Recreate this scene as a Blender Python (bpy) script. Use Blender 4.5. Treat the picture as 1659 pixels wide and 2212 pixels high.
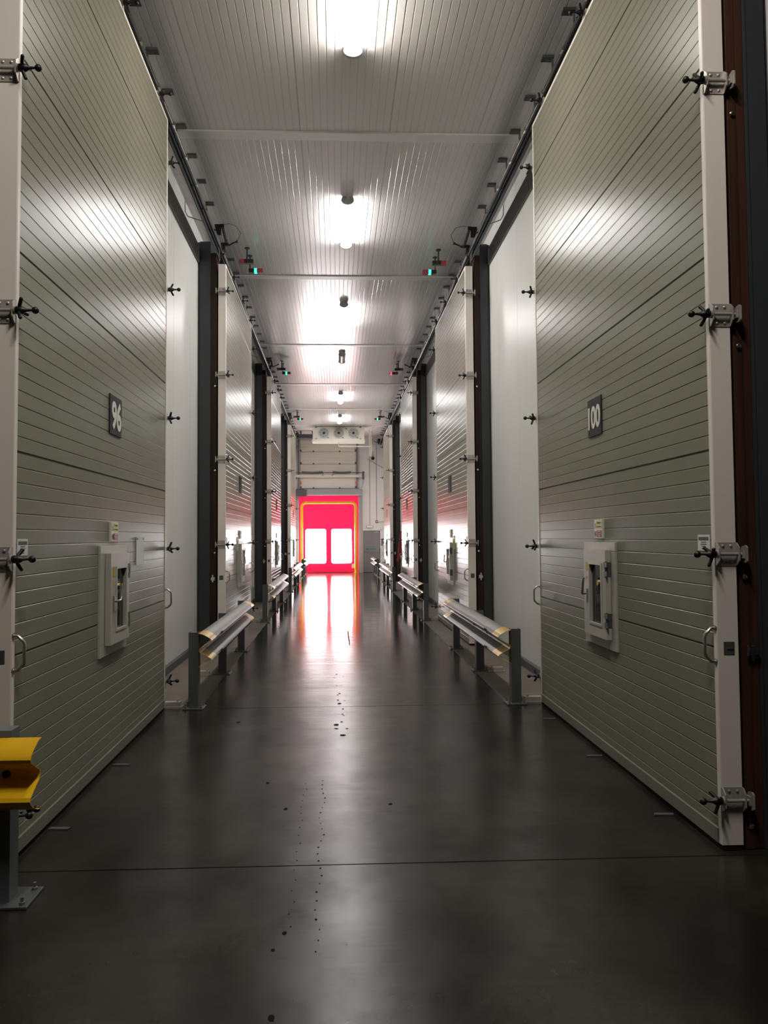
import bpy, bmesh, math, random
from mathutils import Vector, Matrix
random.seed(7)
for o in list(bpy.data.objects): bpy.data.objects.remove(o, do_unlink=True)
SC = bpy.context.scene
COL = SC.collection
PI = math.pi

# ------------------------------------------------------------------ camera
F, PX, PY, CH = 1690.0, 795.0, 1086.0, 1.6
W_, H_ = 1659.0, 2212.0
def _axes(vp=(725.0, 1160.0), roll=-0.0045):
    d = Vector(((vp[0]-PX)/F, -(vp[1]-PY)/F, 1.0)).normalized()
    up = Vector((math.sin(roll), math.cos(roll), 0.0))
    up = (up - d*up.dot(d)).normalized()
    x = up.cross(d)
    if x[0] < 0: x = -x
    return x, d, up
wx, wy, wz = _axes()
right = Vector((wx[0], wy[0], wz[0])); upv = Vector((wx[1], wy[1], wz[1])); fwd = Vector((wx[2], wy[2], wz[2]))
cam = bpy.data.cameras.new('camera'); camo = bpy.data.objects.new('camera', cam); COL.objects.link(camo)
cam.sensor_width = 36.0; cam.sensor_fit = 'AUTO'; cam.lens = F/H_*36.0
cam.shift_x = (W_/2-PX)/H_; cam.shift_y = -(H_/2-PY)/H_
cam.clip_start = 0.05; cam.clip_end = 200
m = Matrix.Identity(4)
for i in range(3):
    m[i][0] = right[i]; m[i][1] = upv[i]; m[i][2] = -fwd[i]
m[0][3], m[1][3], m[2][3] = 0, 0, CH
camo.matrix_world = m
SC.camera = camo

# ------------------------------------------------------------------ light and exposure
LAMP = 100.0          # lit batten diffusers
DAY = 36.0           # vinyl windows with full daylight behind them
SKY = 7.5            # daylight outside, seen only through the red curtain
world = bpy.data.worlds.new('World'); SC.world = world; world.use_nodes = True
bg = world.node_tree.nodes['Background']
bg.inputs[0].default_value = (1.0, 0.98, 0.97, 1); bg.inputs[1].default_value = SKY
SC.view_settings.view_transform = 'Standard'; SC.view_settings.look = 'None'
SC.view_settings.exposure = 0.0; SC.view_settings.gamma = 1.0
SC.view_settings.use_curve_mapping = False
cy = SC.cycles
cy.use_denoising = True
try: cy.denoiser = 'OPENIMAGEDENOISE'
except Exception: pass
cy.max_bounces = 10; cy.diffuse_bounces = 5; cy.glossy_bounces = 5; cy.transmission_bounces = 6
cy.caustics_reflective = False; cy.caustics_refractive = False
cy.sample_clamp_indirect = 6.0

# ------------------------------------------------------------------ materials
MAT = {}
def mat(name, col, rough=0.5, metal=0.0, spec=0.5, emit=None, estr=0.0, noise=None, bump=None, coat=0.0):
    M = bpy.data.materials.new(name); M.use_nodes = True
    nt = M.node_tree; b = nt.nodes['Principled BSDF']
    b.inputs['Base Color'].default_value = (*col, 1)
    b.inputs['Roughness'].default_value = rough; b.inputs['Metallic'].default_value = metal
    b.inputs['Specular IOR Level'].default_value = spec
    b.inputs['Coat Weight'].default_value = coat
    if emit:
        b.inputs['Emission Color'].default_value = (*emit, 1); b.inputs['Emission Strength'].default_value = estr
    if noise:       # (scale xyz, amount, second colour)
        tc = nt.nodes.new('ShaderNodeTexCoord'); mp = nt.nodes.new('ShaderNodeMapping')
        mp.inputs['Scale'].default_value = noise[0]
        nz = nt.nodes.new('ShaderNodeTexNoise'); nz.inputs['Scale'].default_value = 1.0; nz.inputs['Detail'].default_value = 6
        rp = nt.nodes.new('ShaderNodeValToRGB'); rp.color_ramp.elements[0].position = 0.35; rp.color_ramp.elements[1].position = 0.68
        rp.color_ramp.elements[0].color = (*col, 1); rp.color_ramp.elements[1].color = (*noise[1], 1)
        nt.links.new(tc.outputs['Object'], mp.inputs[0]); nt.links.new(mp.outputs[0], nz.inputs['Vector'])
        nt.links.new(nz.outputs['Fac'], rp.inputs[0]); nt.links.new(rp.outputs[0], b.inputs['Base Color'])
        if bump:
            bp = nt.nodes.new('ShaderNodeBump'); bp.inputs['Strength'].default_value = bump[0]; bp.inputs['Distance'].default_value = bump[1]
            nt.links.new(nz.outputs['Fac'], bp.inputs['Height']); nt.links.new(bp.outputs[0], b.inputs['Normal'])
    MAT[name] = M
    return M
mat('leaf_paint', (0.235, 0.228, 0.178), 0.27, 0, 0.12, noise=((1.2, 1.2, 0.5), (0.215, 0.21, 0.163)))
mat('rail_paint', (0.21, 0.20, 0.165), 0.45, 0, 0.2)
mat('cap_paint', (0.80, 0.735, 0.68), 0.42, 0, 0.5, noise=((3, 3, 0.7), (0.76, 0.70, 0.645)))
mat('wall_paint', (0.80, 0.79, 0.75), 0.36, 0, 0.4, noise=((0.6, 0.6, 0.3), (0.77, 0.76, 0.72)))
mat('far_wall_paint', (0.80, 0.80, 0.80), 0.4, 0, 0.4, noise=((0.6, 0.6, 0.3), (0.77, 0.77, 0.78)))
mat('ceiling_paint', (0.80, 0.775, 0.77), 0.24, 0, 0.5, noise=((0.8, 0.25, 0.5), (0.77, 0.745, 0.74)))
mat('trim_paint', (0.82, 0.80, 0.79), 0.35, 0, 0.5)
mat('band_grey', (0.20, 0.20, 0.19), 0.45, 0, 0.4, noise=((2, 0.6, 2), (0.18, 0.18, 0.172)))
mat('dark_steel', (0.028, 0.032, 0.037), 0.45, 0, 0.4, noise=((3, 3, 0.6), (0.036, 0.040, 0.046)))
mat('mid_steel', (0.075, 0.082, 0.088), 0.42, 0.25, 0.5, noise=((9, 9, 2), (0.10, 0.107, 0.112)))
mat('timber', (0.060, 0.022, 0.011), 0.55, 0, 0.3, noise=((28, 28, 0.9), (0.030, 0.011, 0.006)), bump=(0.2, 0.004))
mat('timber_shaded', (0.030, 0.014, 0.009), 0.6, 0, 0.2, noise=((28, 28, 0.9), (0.016, 0.008, 0.006)), bump=(0.2, 0.004))  # same brown timber, with the shade on the farther jambs put into its colour
mat('beam_dark', (0.022, 0.025, 0.028), 0.75, 0, 0.15, noise=((3, 0.6, 3), (0.030, 0.033, 0.036)))
mat('rail_black', (0.02, 0.021, 0.022), 0.35, 0, 0.4)
mat('black_plastic', (0.008, 0.008, 0.009), 0.42, 0, 0.4, noise=((30, 30, 30), (0.011, 0.011, 0.012)))
mat('rubber', (0.010, 0.010, 0.010), 0.7, 0, 0.3)
mat('bracket_steel', (0.50, 0.46, 0.42), 0.36, 0.35, 0.5, noise=((14, 14, 14), (0.43, 0.40, 0.37)))
mat('chrome', (0.72, 0.74, 0.74), 0.16, 1.0, 0.5)
mat('galvanised', (0.22, 0.213, 0.20), 0.44, 0.55, 0.4, noise=((16, 7, 16), (0.20, 0.195, 0.185)))
mat('post_light', (0.17, 0.185, 0.205), 0.42, 0.3, 0.5, noise=((10, 10, 3), (0.21, 0.225, 0.245)))
mat('post_grey', (0.095, 0.103, 0.108), 0.45, 0.3, 0.5, noise=((10, 10, 3), (0.125, 0.132, 0.137)))
mat('yellow_paint', (0.80, 0.47, 0.008), 0.35, 0, 0.5, noise=((5, 5, 5), (0.74, 0.41, 0.006)))
mat('gold_tape', (0.62, 0.42, 0.10), 0.35, 0.2, 0.5, noise=((16, 16, 16), (0.52, 0.34, 0.08)))
mat('white_plastic', (0.47, 0.45, 0.40), 0.4, 0, 0.35, noise=((8, 8, 8), (0.44, 0.42, 0.375)))
mat('sign_dark', (0.022, 0.024, 0.027), 0.55, 0, 0.2)
mat('sign_white', (0.72, 0.70, 0.64), 0.4, 0, 0.4)
mat('paper_white', (0.70, 0.70, 0.68), 0.5, 0, 0.4)
mat('ink_grey', (0.10, 0.10, 0.11), 0.6)
mat('sign_yellow', (0.66, 0.62, 0.16), 0.45)
mat('sign_red', (0.28, 0.035, 0.045), 0.45)
mat('sign_pink', (0.62, 0.34, 0.34), 0.5)
mat('sticker_amber', (0.55, 0.34, 0.03), 0.5)
mat('hatch_glass', (0.020, 0.023, 0.025), 0.06, 0, 0.6)
mat('brass', (0.55, 0.38, 0.12), 0.3, 0.9)
mat('handle_steel', (0.45, 0.43, 0.38), 0.32, 0.85)
mat('red_plastic', (0.22, 0.02, 0.025), 0.4)
mat('led_green', (0.0, 0.05, 0.03), 0.3, emit=(0.04, 0.9, 0.42), estr=2.6)
mat('led_red', (0.05, 0.0, 0.0), 0.3, emit=(1.0, 0.05, 0.10), estr=2.6)
mat('lamp_lit', (0.9, 0.9, 0.9), 0.4, emit=(1.0, 0.955, 0.86), estr=LAMP)
mat('lamp_lit_near', (0.9, 0.9, 0.9), 0.4, emit=(1.0, 0.935, 0.85), estr=LAMP*1.9)
mat('lamp_lit_cool', (0.9, 0.9, 0.9), 0.4, emit=(1.0, 0.965, 0.945), estr=LAMP)
mat('lamp_unlit', (0.6, 0.6, 0.58), 0.35)
mat('lamp_housing', (0.55, 0.54, 0.51), 0.45)
mat('door_grey', (0.20, 0.205, 0.225), 0.45, 0, 0.4)
mat('frame_grey', (0.34, 0.345, 0.37), 0.45, 0, 0.4)
mat('motor_dark', (0.09, 0.09, 0.10), 0.5)
mat('sect_panel', (0.78, 0.76, 0.69), 0.4, 0, 0.4)
mat('cream', (0.72, 0.70, 0.63), 0.4, 0, 0.45)
mat('fan_grey', (0.36, 0.365, 0.36), 0.45)
mat('orange_plastic', (0.62, 0.10, 0.04), 0.5)
mat('sign_green', (0.03, 0.16, 0.13), 0.5)
mat('jacket_red', (0.42, 0.045, 0.06), 0.8)
mat('jacket_tan', (0.30, 0.17, 0.08), 0.85)
mat('strap_red', (0.40, 0.02, 0.012), 0.6)
mat('drip_dark', (0.005, 0.005, 0.005), 0.7, 0, 0.05)
mat('daylight', (0.9, 0.9, 0.9), 0.3, emit=(1.0, 0.975, 0.985), estr=DAY)

def m_curtain():
    M = bpy.data.materials.new('red_curtain'); M.use_nodes = True; nt = M.node_tree; nt.nodes.clear()
    o = nt.nodes.new('ShaderNodeOutputMaterial'); mx = nt.nodes.new('ShaderNodeMixShader'); mx.inputs[0].default_value = 0.62
    d = nt.nodes.new('ShaderNodeBsdfPrincipled'); d.inputs['Base Color'].default_value = (0.62, 0.012, 0.05, 1); d.inputs['Roughness'].default_value = 0.45
    t = nt.nodes.new('ShaderNodeBsdfTranslucent')
    tc = nt.nodes.new('ShaderNodeTexCoord'); mp = nt.nodes.new('ShaderNodeMapping'); mp.inputs['Scale'].default_value = (0.4, 1, 2.2)
    nz = nt.nodes.new('ShaderNodeTexNoise'); nz.inputs['Scale'].default_value = 1.0
    rp = nt.nodes.new('ShaderNodeValToRGB')
    rp.color_ramp.elements[0].color = (0.70, 0.072, 0.175, 1); rp.color_ramp.elements[1].color = (0.80, 0.090, 0.22, 1)
    nt.links.new(tc.outputs['Object'], mp.inputs[0]); nt.links.new(mp.outputs[0], nz.inputs['Vector']); nt.links.new(nz.outputs['Fac'], rp.inputs[0])
    nt.links.new(rp.outputs[0], t.inputs[0])
    nt.links.new(d.outputs[0], mx.inputs[1]); nt.links.new(t.outputs[0], mx.inputs[2]); nt.links.new(mx.outputs[0], o.inputs[0])
    MAT['red_curtain'] = M
m_curtain()

def m_floor():
    M = bpy.data.materials.new('polished_concrete'); M.use_nodes = True; nt = M.node_tree; L = nt.links
    b = nt.nodes['Principled BSDF']
    tc = nt.nodes.new('ShaderNodeTexCoord')
    def noise(scale, detail=6, rough=0.6):
        mp = nt.nodes.new('ShaderNodeMapping'); mp.inputs['Scale'].default_value = scale
        n = nt.nodes.new('ShaderNodeTexNoise'); n.inputs['Scale'].default_value = 1.0; n.inputs['Detail'].default_value = detail; n.inputs['Roughness'].default_value = rough
        L.new(tc.outputs['Object'], mp.inputs[0]); L.new(mp.outputs[0], n.inputs['Vector']); return n
    def ramp(src, p0, c0, p1, c1):
        r = nt.nodes.new('ShaderNodeValToRGB'); r.color_ramp.elements[0].position = p0; r.color_ramp.elements[1].position = p1
        r.color_ramp.elements[0].color = (*c0, 1); r.color_ramp.elements[1].color = (*c1, 1); L.new(src, r.inputs[0]); return r
    def math_(op, a, bb=None, cl=False):
        n = nt.nodes.new('ShaderNodeMath'); n.operation = op; n.use_clamp = cl
        for i, v in enumerate((a, bb)):
            if v is None: continue
            if isinstance(v, (int, float)): n.inputs[i].default_value = v
            else: L.new(v, n.inputs[i])
        return n.outputs[0]
    def mix(fac, a, c, bt='MIX'):
        n = nt.nodes.new('ShaderNodeMix'); n.data_type = 'RGBA'; n.blend_type = bt
        L.new(fac, n.inputs[0]) if not isinstance(fac, float) else setattr(n.inputs[0], 'default_value', fac)
        L.new(a, n.inputs[6]); L.new(c, n.inputs[7]); return n.outputs[2]
    big = noise((0.55, 0.45, 1)); cloud = noise((1.6, 1.2, 1), 5, 0.55); fine = noise((22, 18, 1), 4)
    base = ramp(big.outputs['Fac'], 0.3, (0.0155, 0.0138, 0.0105), 0.7, (0.028, 0.025, 0.019))
    blot = ramp(cloud.outputs['Fac'], 0.36, (0.45, 0.44, 0.43), 0.62, (1.3, 1.27, 1.2))
    c1 = mix(1.0, base.outputs[0], blot.outputs[0], 'MULTIPLY')
    fn = ramp(fine.outputs['Fac'], 0.3, (0.82, 0.82, 0.82), 0.7, (1.1, 1.1, 1.1))
    c2 = mix(1.0, c1, fn.outputs[0], 'MULTIPLY')
    # bare tan concrete outside the polished lane, between the doors
    sp = nt.nodes.new('ShaderNodeSeparateXYZ'); L.new(tc.outputs['Object'], sp.inputs[0])
    wob = math_('MULTIPLY', math_('SUBTRACT', noise((3, 2.4, 1), 3).outputs['Fac'], 0.5), 0.03)
    dx = math_('ADD', math_('ABSOLUTE', math_('SUBTRACT', sp.outputs[0], 0.18)), wob)
    side = math_('MULTIPLY', math_('SUBTRACT', dx, 1.46), 40.0, True)
    far = math_('MULTIPLY', math_('SUBTRACT', sp.outputs[1], 7.47), 30.0, True)
    mask = math_('MULTIPLY', side, far)
    tan = ramp(cloud.outputs['Fac'], 0.3, (0.115, 0.095, 0.074), 0.7, (0.17, 0.145, 0.115))
    c3 = mix(mask, c2, tan.outputs[0])
    L.new(c3, b.inputs['Base Color'])
    rr = math_('ADD', math_('MULTIPLY', cloud.outputs['Fac'], 0.03), 0.085)
    nearr = math_('MULTIPLY', math_('SUBTRACT', 13.5, sp.outputs[1]), 0.030)
    nearr = math_('MINIMUM', math_('MAXIMUM', nearr, 0.0), 0.15)
    rr = math_('ADD', math_('ADD', rr, math_('MULTIPLY', mask, 0.35)), nearr)
    L.new(rr, b.inputs['Roughness'])
    blt = ramp(noise((3.0, 2.3, 1), 5, 0.6).outputs['Fac'], 0.34, (0.12, 0.12, 0.12), 0.66, (0.30, 0.30, 0.30))
    L.new(blt.outputs[0], b.inputs['Specular IOR Level'])
    wav = noise((0.5, 5.0, 1), 3)
    hh = math_('ADD', math_('MULTIPLY', wav.outputs['Fac'], 1.0), math_('MULTIPLY', fine.outputs['Fac'], 0.08))
    bp = nt.nodes.new('ShaderNodeBump'); bp.inputs['Strength'].default_value = 0.35; bp.inputs['Distance'].default_value = 0.006
    L.new(hh, bp.inputs['Height']); L.new(bp.outputs[0], b.inputs['Normal'])
    MAT['polished_concrete'] = M
m_floor()

# ------------------------------------------------------------------ mesh helpers
class B:
    """collects shapes; s mirrors x so that +x always means 'towards the corridor'"""
    def __init__(self, s=1): self.bm = bmesh.new(); self.s = s
    def p(self, v): return (self.s*v[0], v[1], v[2])
    def box(self, x0, x1, y0, y1, z0, z1):
        vs = [self.bm.verts.new(self.p((x, y, z))) for x in (x0, x1) for y in (y0, y1) for z in (z0, z1)]
        for f in ((0,1,3,2),(4,6,7,5),(0,4,5,1),(2,3,7,6),(0,2,6,4),(1,5,7,3)): self.bm.faces.new([vs[i] for i in f])
        return self
    def obox(self, c, u, v, w):       # oriented box: centre and three half vectors
        c, u, v, w = map(Vector, (c, u, v, w))
        vs = [self.bm.verts.new(self.p(c + a*u + b*v + d*w)) for a in (-1, 1) for b in (-1, 1) for d in (-1, 1)]
        for f in ((0,1,3,2),(4,6,7,5),(0,4,5,1),(2,3,7,6),(0,2,6,4),(1,5,7,3)): self.bm.faces.new([vs[i] for i in f])
        return self
    def ring(self, c, u, v, r, n):
        return [self.bm.verts.new(self.p(c + u*(r*math.cos(2*PI*k/n)) + v*(r*math.sin(2*PI*k/n)))) for k in range(n)]
    def lathe(self, a, b, prof, n=14):   # prof: (t along a->b in metres, radius)
        a, b = Vector(a), Vector(b); d = (b-a).normalized()
        u = d.orthogonal().normalized(); v = d.cross(u); pr = None
        first = None
        for t, r in prof:
            rg = self.ring(a + d*t, u, v, max(r, 1e-5), n)
            if pr:
                for k in range(n): self.bm.faces.new((pr[k], pr[(k+1)%n], rg[(k+1)%n], rg[k]))
            else: self.bm.faces.new(rg[::-1])
            pr = rg
        self.bm.faces.new(pr); return self
    def cyl(self, a, b, r, n=12, r2=None):
        L = (Vector(b)-Vector(a)).length
        return self.lathe(a, b, [(0, r), (L, r if r2 is None else r2)], n)
    def tube(self, pts, r, n=8):
        pts = [Vector(p) for p in pts]; pr = None; u = None
        for i, q in enumerate(pts):
            d = (pts[min(i+1, len(pts)-1)] - pts[max(i-1, 0)]).normalized()
            u = d.orthogonal().normalized() if u is None else (u - d*u.dot(d)).normalized()
            rg = self.ring(q, u, d.cross(u), r, n)
            if pr:
                for k in range(n): self.bm.faces.new((pr[k], pr[(k+1)%n], rg[(k+1)%n], rg[k]))
            else: self.bm.faces.new(rg[::-1])
            pr = rg
        self.bm.faces.new(pr); return self
    def ball(self, c, r, n=12):
        c = Vector(c); k = 7
        return self.lathe(c - Vector((r, 0, 0)), c + Vector((r, 0, 0)), [(r - r*math.cos(PI*i/k), r*math.sin(PI*i/k)) for i in range(k+1)], n)
    def strip(self, pts, axis, a, b, thick=None):
        """extrude an open 2-D line; axis 'y': pts are (x,z), axis 'x': pts are (y,z), axis 'z': pts are (x,y)"""
        def P(q, t):
            return self.p({'y': (q[0], t, q[1]), 'x': (t, q[0], q[1]), 'z': (q[0], q[1], t)}[axis])
        A = [self.bm.verts.new(P(q, a)) for q in pts]; Bv = [self.bm.verts.new(P(q, b)) for q in pts]
        for i in range(len(pts)-1): self.bm.faces.new((A[i], A[i+1], Bv[i+1], Bv[i]))
        return self
    def prism(self, pts, axis, a, b):
        def P(q, t):
            return self.p({'y': (q[0], t, q[1]), 'x': (t, q[0], q[1]), 'z': (q[0], q[1], t)}[axis])
        A = [self.bm.verts.new(P(q, a)) for q in pts]; Bv = [self.bm.verts.new(P(q, b)) for q in pts]; n = len(pts)
        for i in range(n): self.bm.faces.new((A[i], A[(i+1)%n], Bv[(i+1)%n], Bv[i]))
        self.bm.faces.new(A[::-1]); self.bm.faces.new(Bv); return self
    def mesh(self, name, m, smooth=0, bevel=0.0):
        bmesh.ops.recalc_face_normals(self.bm, faces=self.bm.faces)
        if bevel:
            es = [e for e in self.bm.edges if len(e.link_faces) == 2 and e.calc_face_angle(0) > 0.9]
            bmesh.ops.bevel(self.bm, geom=es, offset=bevel, segments=2, affect='EDGES', profile=0.5)
        me = bpy.data.meshes.new(name); self.bm.to_mesh(me); self.bm.free()
        me.materials.append(MAT[m])
        if smooth:
            for pl in me.polygons: pl.use_smooth = True
            me.set_sharp_from_angle(angle=math.radians(smooth))
        return me

def rect_curve(name, loops, m, thick):
    """flat plate in the XZ plane with holes: first loop is the outline"""
    cu = bpy.data.curves.new(name, 'CURVE'); cu.dimensions = '2D'; cu.fill_mode = 'BOTH'; cu.extrude = thick/2
    for lp in loops:
        sp = cu.splines.new('POLY'); sp.points.add(len(lp)-1); sp.use_cyclic_u = True
        for i, q in enumerate(lp): sp.points[i].co = (q[0], q[1], 0, 1)
    o = bpy.data.objects.new(name, cu); COL.objects.link(o)
    bpy.context.view_layer.update()
    me = bpy.data.meshes.new_from_object(o.evaluated_get(bpy.context.evaluated_depsgraph_get()))
    bpy.data.objects.remove(o, do_unlink=True)
    me.transform(Matrix.Rotation(PI/2, 4, 'X'))
    me.materials.clear(); me.materials.append(MAT[m]); return me
def rrect(x0, x1, z0, z1, r, n=5):
    pts = []
    for cx, cz, a0 in ((x1-r, z1-r, 0), (x0+r, z1-r, PI/2), (x0+r, z0+r, PI), (x1-r, z0+r, 3*PI/2)):
        for k in range(n+1): pts.append((cx + r*math.cos(a0 + PI/2*k/n), cz + r*math.sin(a0 + PI/2*k/n)))
    return pts
def text_mesh(body, w, h, m, fat=0.0, thick=0.003):
    """text in the XY plane, centred, stretched to w x h"""
    cu = bpy.data.curves.new('t', 'FONT'); cu.body = body; cu.size = 1; cu.extrude = 0.01; cu.offset = fat; cu.resolution_u = 6
    o = bpy.data.objects.new('t', cu); COL.objects.link(o); bpy.context.view_layer.update()
    me = bpy.data.meshes.new_from_object(o.evaluated_get(bpy.context.evaluated_depsgraph_get()))
    bpy.data.objects.remove(o, do_unlink=True)
    xs = [v.co.x for v in me.vertices]; ys = [v.co.y for v in me.vertices]; zs = [v.co.z for v in me.vertices]
    cx, cyy = (min(xs)+max(xs))/2, (min(ys)+max(ys))/2
    for v in me.vertices:
        v.co = ((v.co.x-cx)*w/(max(xs)-min(xs)), (v.co.y-cyy)*h/(max(ys)-min(ys)), v.co.z*thick/(max(zs)-min(zs)+1e-9))
    me.materials.clear(); me.materials.append(MAT[m]); return me
def to_wall(me, s):
    """turn an XY text mesh so that it is read from the corridor on the wall of side s"""
    if s > 0: R = Matrix(((0,0,1,0),(1,0,0,0),(0,1,0,0),(0,0,0,1)))
    else:     R = Matrix(((0,0,-1,0),(-1,0,0,0),(0,1,0,0),(0,0,0,1)))
    me.transform(R); return me

CACHE = {}
def cached(key, fn):
    if key not in CACHE: CACHE[key] = fn()
    return CACHE[key]
def obj(name, me, parent=None, loc=(0,0,0), rot=(0,0,0), label=None):
    o = bpy.data.objects.new(name, me); COL.objects.link(o)
    o.location = loc; o.rotation_euler = rot
    if parent: o.parent = parent
    if label: o['label'] = label
    return o
def thing(name, label, cat, loc=(0,0,0), group=None, me=None, rot=(0,0,0)):
    o = bpy.data.objects.new(name, me); COL.objects.link(o); o.location = loc; o.rotation_euler = rot
    if me is None: o.empty_display_size = 0.1
    o['label'] = label; o['category'] = cat
    if group: o['group'] = group
    return o
def struct(name, me, label=None):
    o = obj(name, me); o['kind'] = 'structure'
    if label: o['label'] = label
    return o

# ------------------------------------------------------------------ the setting
XL, XR = -1.60, 1.95            # corridor faces of the sliding doors
WL, WR = -2.01, 2.32            # white side walls
YE, HC = 35.30, 6.15            # far wall, ceiling
SIDES = ((1, XL, WL), (-1, XR, WR))
DOORS = (3.95, 11.45, 19.55, 28.0)
LEAF = 3.5

def floor_mesh():
    b = B(); js = [3.9, 7.47, 11.42, 15.0, 19.55, 23.4, 27.9, 31.6]
    pts = [(-7.0, 0.0)]
    for j in js: pts += [(j-0.005, 0), (j-0.002, -0.012), (j+0.002, -0.012), (j+0.005, 0)]
    pts.append((YE+0.4, 0)); b.strip(pts, 'x', -8, 8)
    return b.mesh('floor', 'polished_concrete')
struct('floor', floor_mesh())

def groove(lo, hi, period, off, hw, dep, sgn=1, seams=(), sw=0.007, sd=0.011):
    """positions along a ribbed sheet: list of (t, depth)"""
    marks = [(t, sw, sd) for t in seams if lo < t < hi]
    k = math.ceil((lo-off)/period)
    while off + k*period < hi:
        t = off + k*period; k += 1
        if t - hw <= lo or t + hw >= hi or any(abs(t-q[0]) < period*0.45 for q in marks): continue
        marks.append((t, hw, dep))
    pts = [(lo, 0)]
    for t, w, d in sorted(marks): pts += [(t-w, 0), (t-w*0.35, -d*sgn), (t+w*0.35, -d*sgn), (t+w, 0)]
    return pts + [(hi, 0)]

def ceiling_mesh():
    b = B(); seams = [-0.375 + k*1.0 for k in range(-8, 9)]
    pr = groove(-8, 8, 1.0/13, -0.375, 0.006, 0.004, -1, seams, 0.006, 0.009)
    b.strip([(t, HC + d) for t, d in pr], 'y', -7, YE+0.4)
    b.box(-8, 8, -7, YE+0.4, HC+0.03, HC+0.10)
    return b.mesh('ceiling', 'ceiling_paint')
struct('ceiling', ceiling_mesh())

for i, y in enumerate((8.7, 13.55, 18.43, 23.17, 27.64, 31.93)):
    b = B(); b.prism([(y-0.10, HC-0.002), (y-0.085, HC-0.014), (y+0.085, HC-0.014), (y+0.10, HC-0.002)], 'x', -1.95, 2.28)
    b.box(-0.40, -0.392, y-0.1, y+0.1, HC-0.016, HC-0.004)
    struct('trim_%d' % (i+1), b.mesh('trim', 'trim_paint'))

def wall_mesh(s):
    b = B(s)      # local x: 0 at the wall face, -0.2 behind it
    pr = groove(3.99, YE+0.4, 1.15, 0.55, 0.003, 0.003)
    b.strip([(d, t) for t, d in pr], 'z', 0, HC+0.05)
    b.box(-0.2, -0.02, 3.99, YE+0.4, 0, HC+0.05)
    b.box(-0.02, 0, 3.98, 3.99, 0, HC+0.05)
    return b.mesh('wall', 'wall_paint')
for s, X, Wx in SIDES:
    o = struct('wall_left' if s > 0 else 'wall_right', wall_mesh(s)); o.location.x = Wx
    b = B(s); b.box(-6.2, -0.2, 3.99, 4.12, 0, HC+0.05)
    o = struct('wall_near_left' if s > 0 else 'wall_near_right', b.mesh('wall', 'band_grey')); o.location.x = Wx
    b = B(s); b.box(-0.1, 0, -7, 4.0, 0, HC+0.05)
    o = struct('wall_hall_left' if s > 0 else 'wall_hall_right', b.mesh('wall', 'band_grey')); o.location.x = -7.9*s
b = B(); b.box(-8, 8, -7.1, -6.95, 0, HC+0.05); struct('wall_back', b.mesh('wall', 'band_grey'))

RX0, RX1, RZ = -1.66, 1.05, 3.46      # opening of the red roller door
def far_wall():
    b = B()
    pr = groove(RX1, WR+0.05, 0.6, 0.05, 0.003, 0.003)
    b.strip([(t, YE - d) for t, d in pr], 'z', 0, HC+0.05)
    b.box(RX1, WR+0.3, YE+0.02, YE+0.15, 0, HC+0.05)
    b.box(WL-0.3, RX0, YE, YE+0.15, 0, HC+0.05)
    b.box(RX0, RX1, YE, YE+0.15, RZ, HC+0.05)
    return b.mesh('wall_far', 'far_wall_paint')
struct('wall_far', far_wall())

n = 7
for s, X, Wx in SIDES:
    for i, y0 in enumerate(DOORS):
        y1 = DOORS[i+1] + 0.03 if i < 3 else YE
        b = B(s); b.box(0, 0.022, y0+3.45, y1, 5.66, 5.90)
        o = struct('trim_%d' % n, b.mesh('trim', 'band_grey')); o.location.x = Wx; n += 1
        b = B(s); b.prism([(0.0, 0.0), (0.035, 0.0), (0.03, 0.085), (0.0, 0.10)], 'y', y0+3.4, y1)
        o = struct('baseboard_left' if s > 0 else 'baseboard_right', b.mesh('baseboard', 'mid_steel')); o.location.x = Wx

# ------------------------------------------------------------------ sliding doors
ZT, ZB, TH = 5.63, 0.03, 0.11
SEAMS = [1.02*k for k in range(1, 6)]
def leaf_mesh(s):
    b = B(s)
    pr = groove(ZB+0.075, ZT-0.03, 1.02/13, 0.0, 0.0042, 0.0024, 1, SEAMS)
    b.strip([(d, t) for t, d in pr], 'y', 0.034, LEAF-0.03)
    b.box(-TH, -0.014, 0.01, LEAF-0.01, ZB, ZT-0.01)
    return b.mesh('leaf', 'leaf_paint', bevel=0)
def edge_near(s):
    b = B(s)
    b.prism([(0.003, 0.036), (0.003, 0.004), (-0.001, 0.0), (-TH+0.004, 0.0), (-TH, 0.004), (-TH, 0.036)], 'z', ZB, ZT)
    return b.mesh('edge_cap', 'cap_paint')
def edge_far(s):
    b = B(s); b.box(-TH, 0.003, LEAF-0.032, LEAF, ZB, ZT); return b.mesh('edge_cap', 'cap_paint')
def edge_top(s):
    b = B(s); b.box(-TH, 0.003, 0.034, LEAF-0.03, ZT-0.03, ZT); return b.mesh('top_cap', 'cap_paint')
def kick(s):
    b = B(s); b.prism([(-TH, ZB), (0.006, ZB), (0.006, ZB+0.07), (0.002, ZB+0.076), (-TH, ZB+0.076)], 'y', 0.036, LEAF-0.032)
    return b.mesh('bottom_rail', 'rail_paint')
def gasket(s):
    b = B(s); b.box(-TH+0.01, -0.004, 0.004, LEAF-0.004, 0.002, ZB); return b.mesh('gasket', 'rubber')
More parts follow.
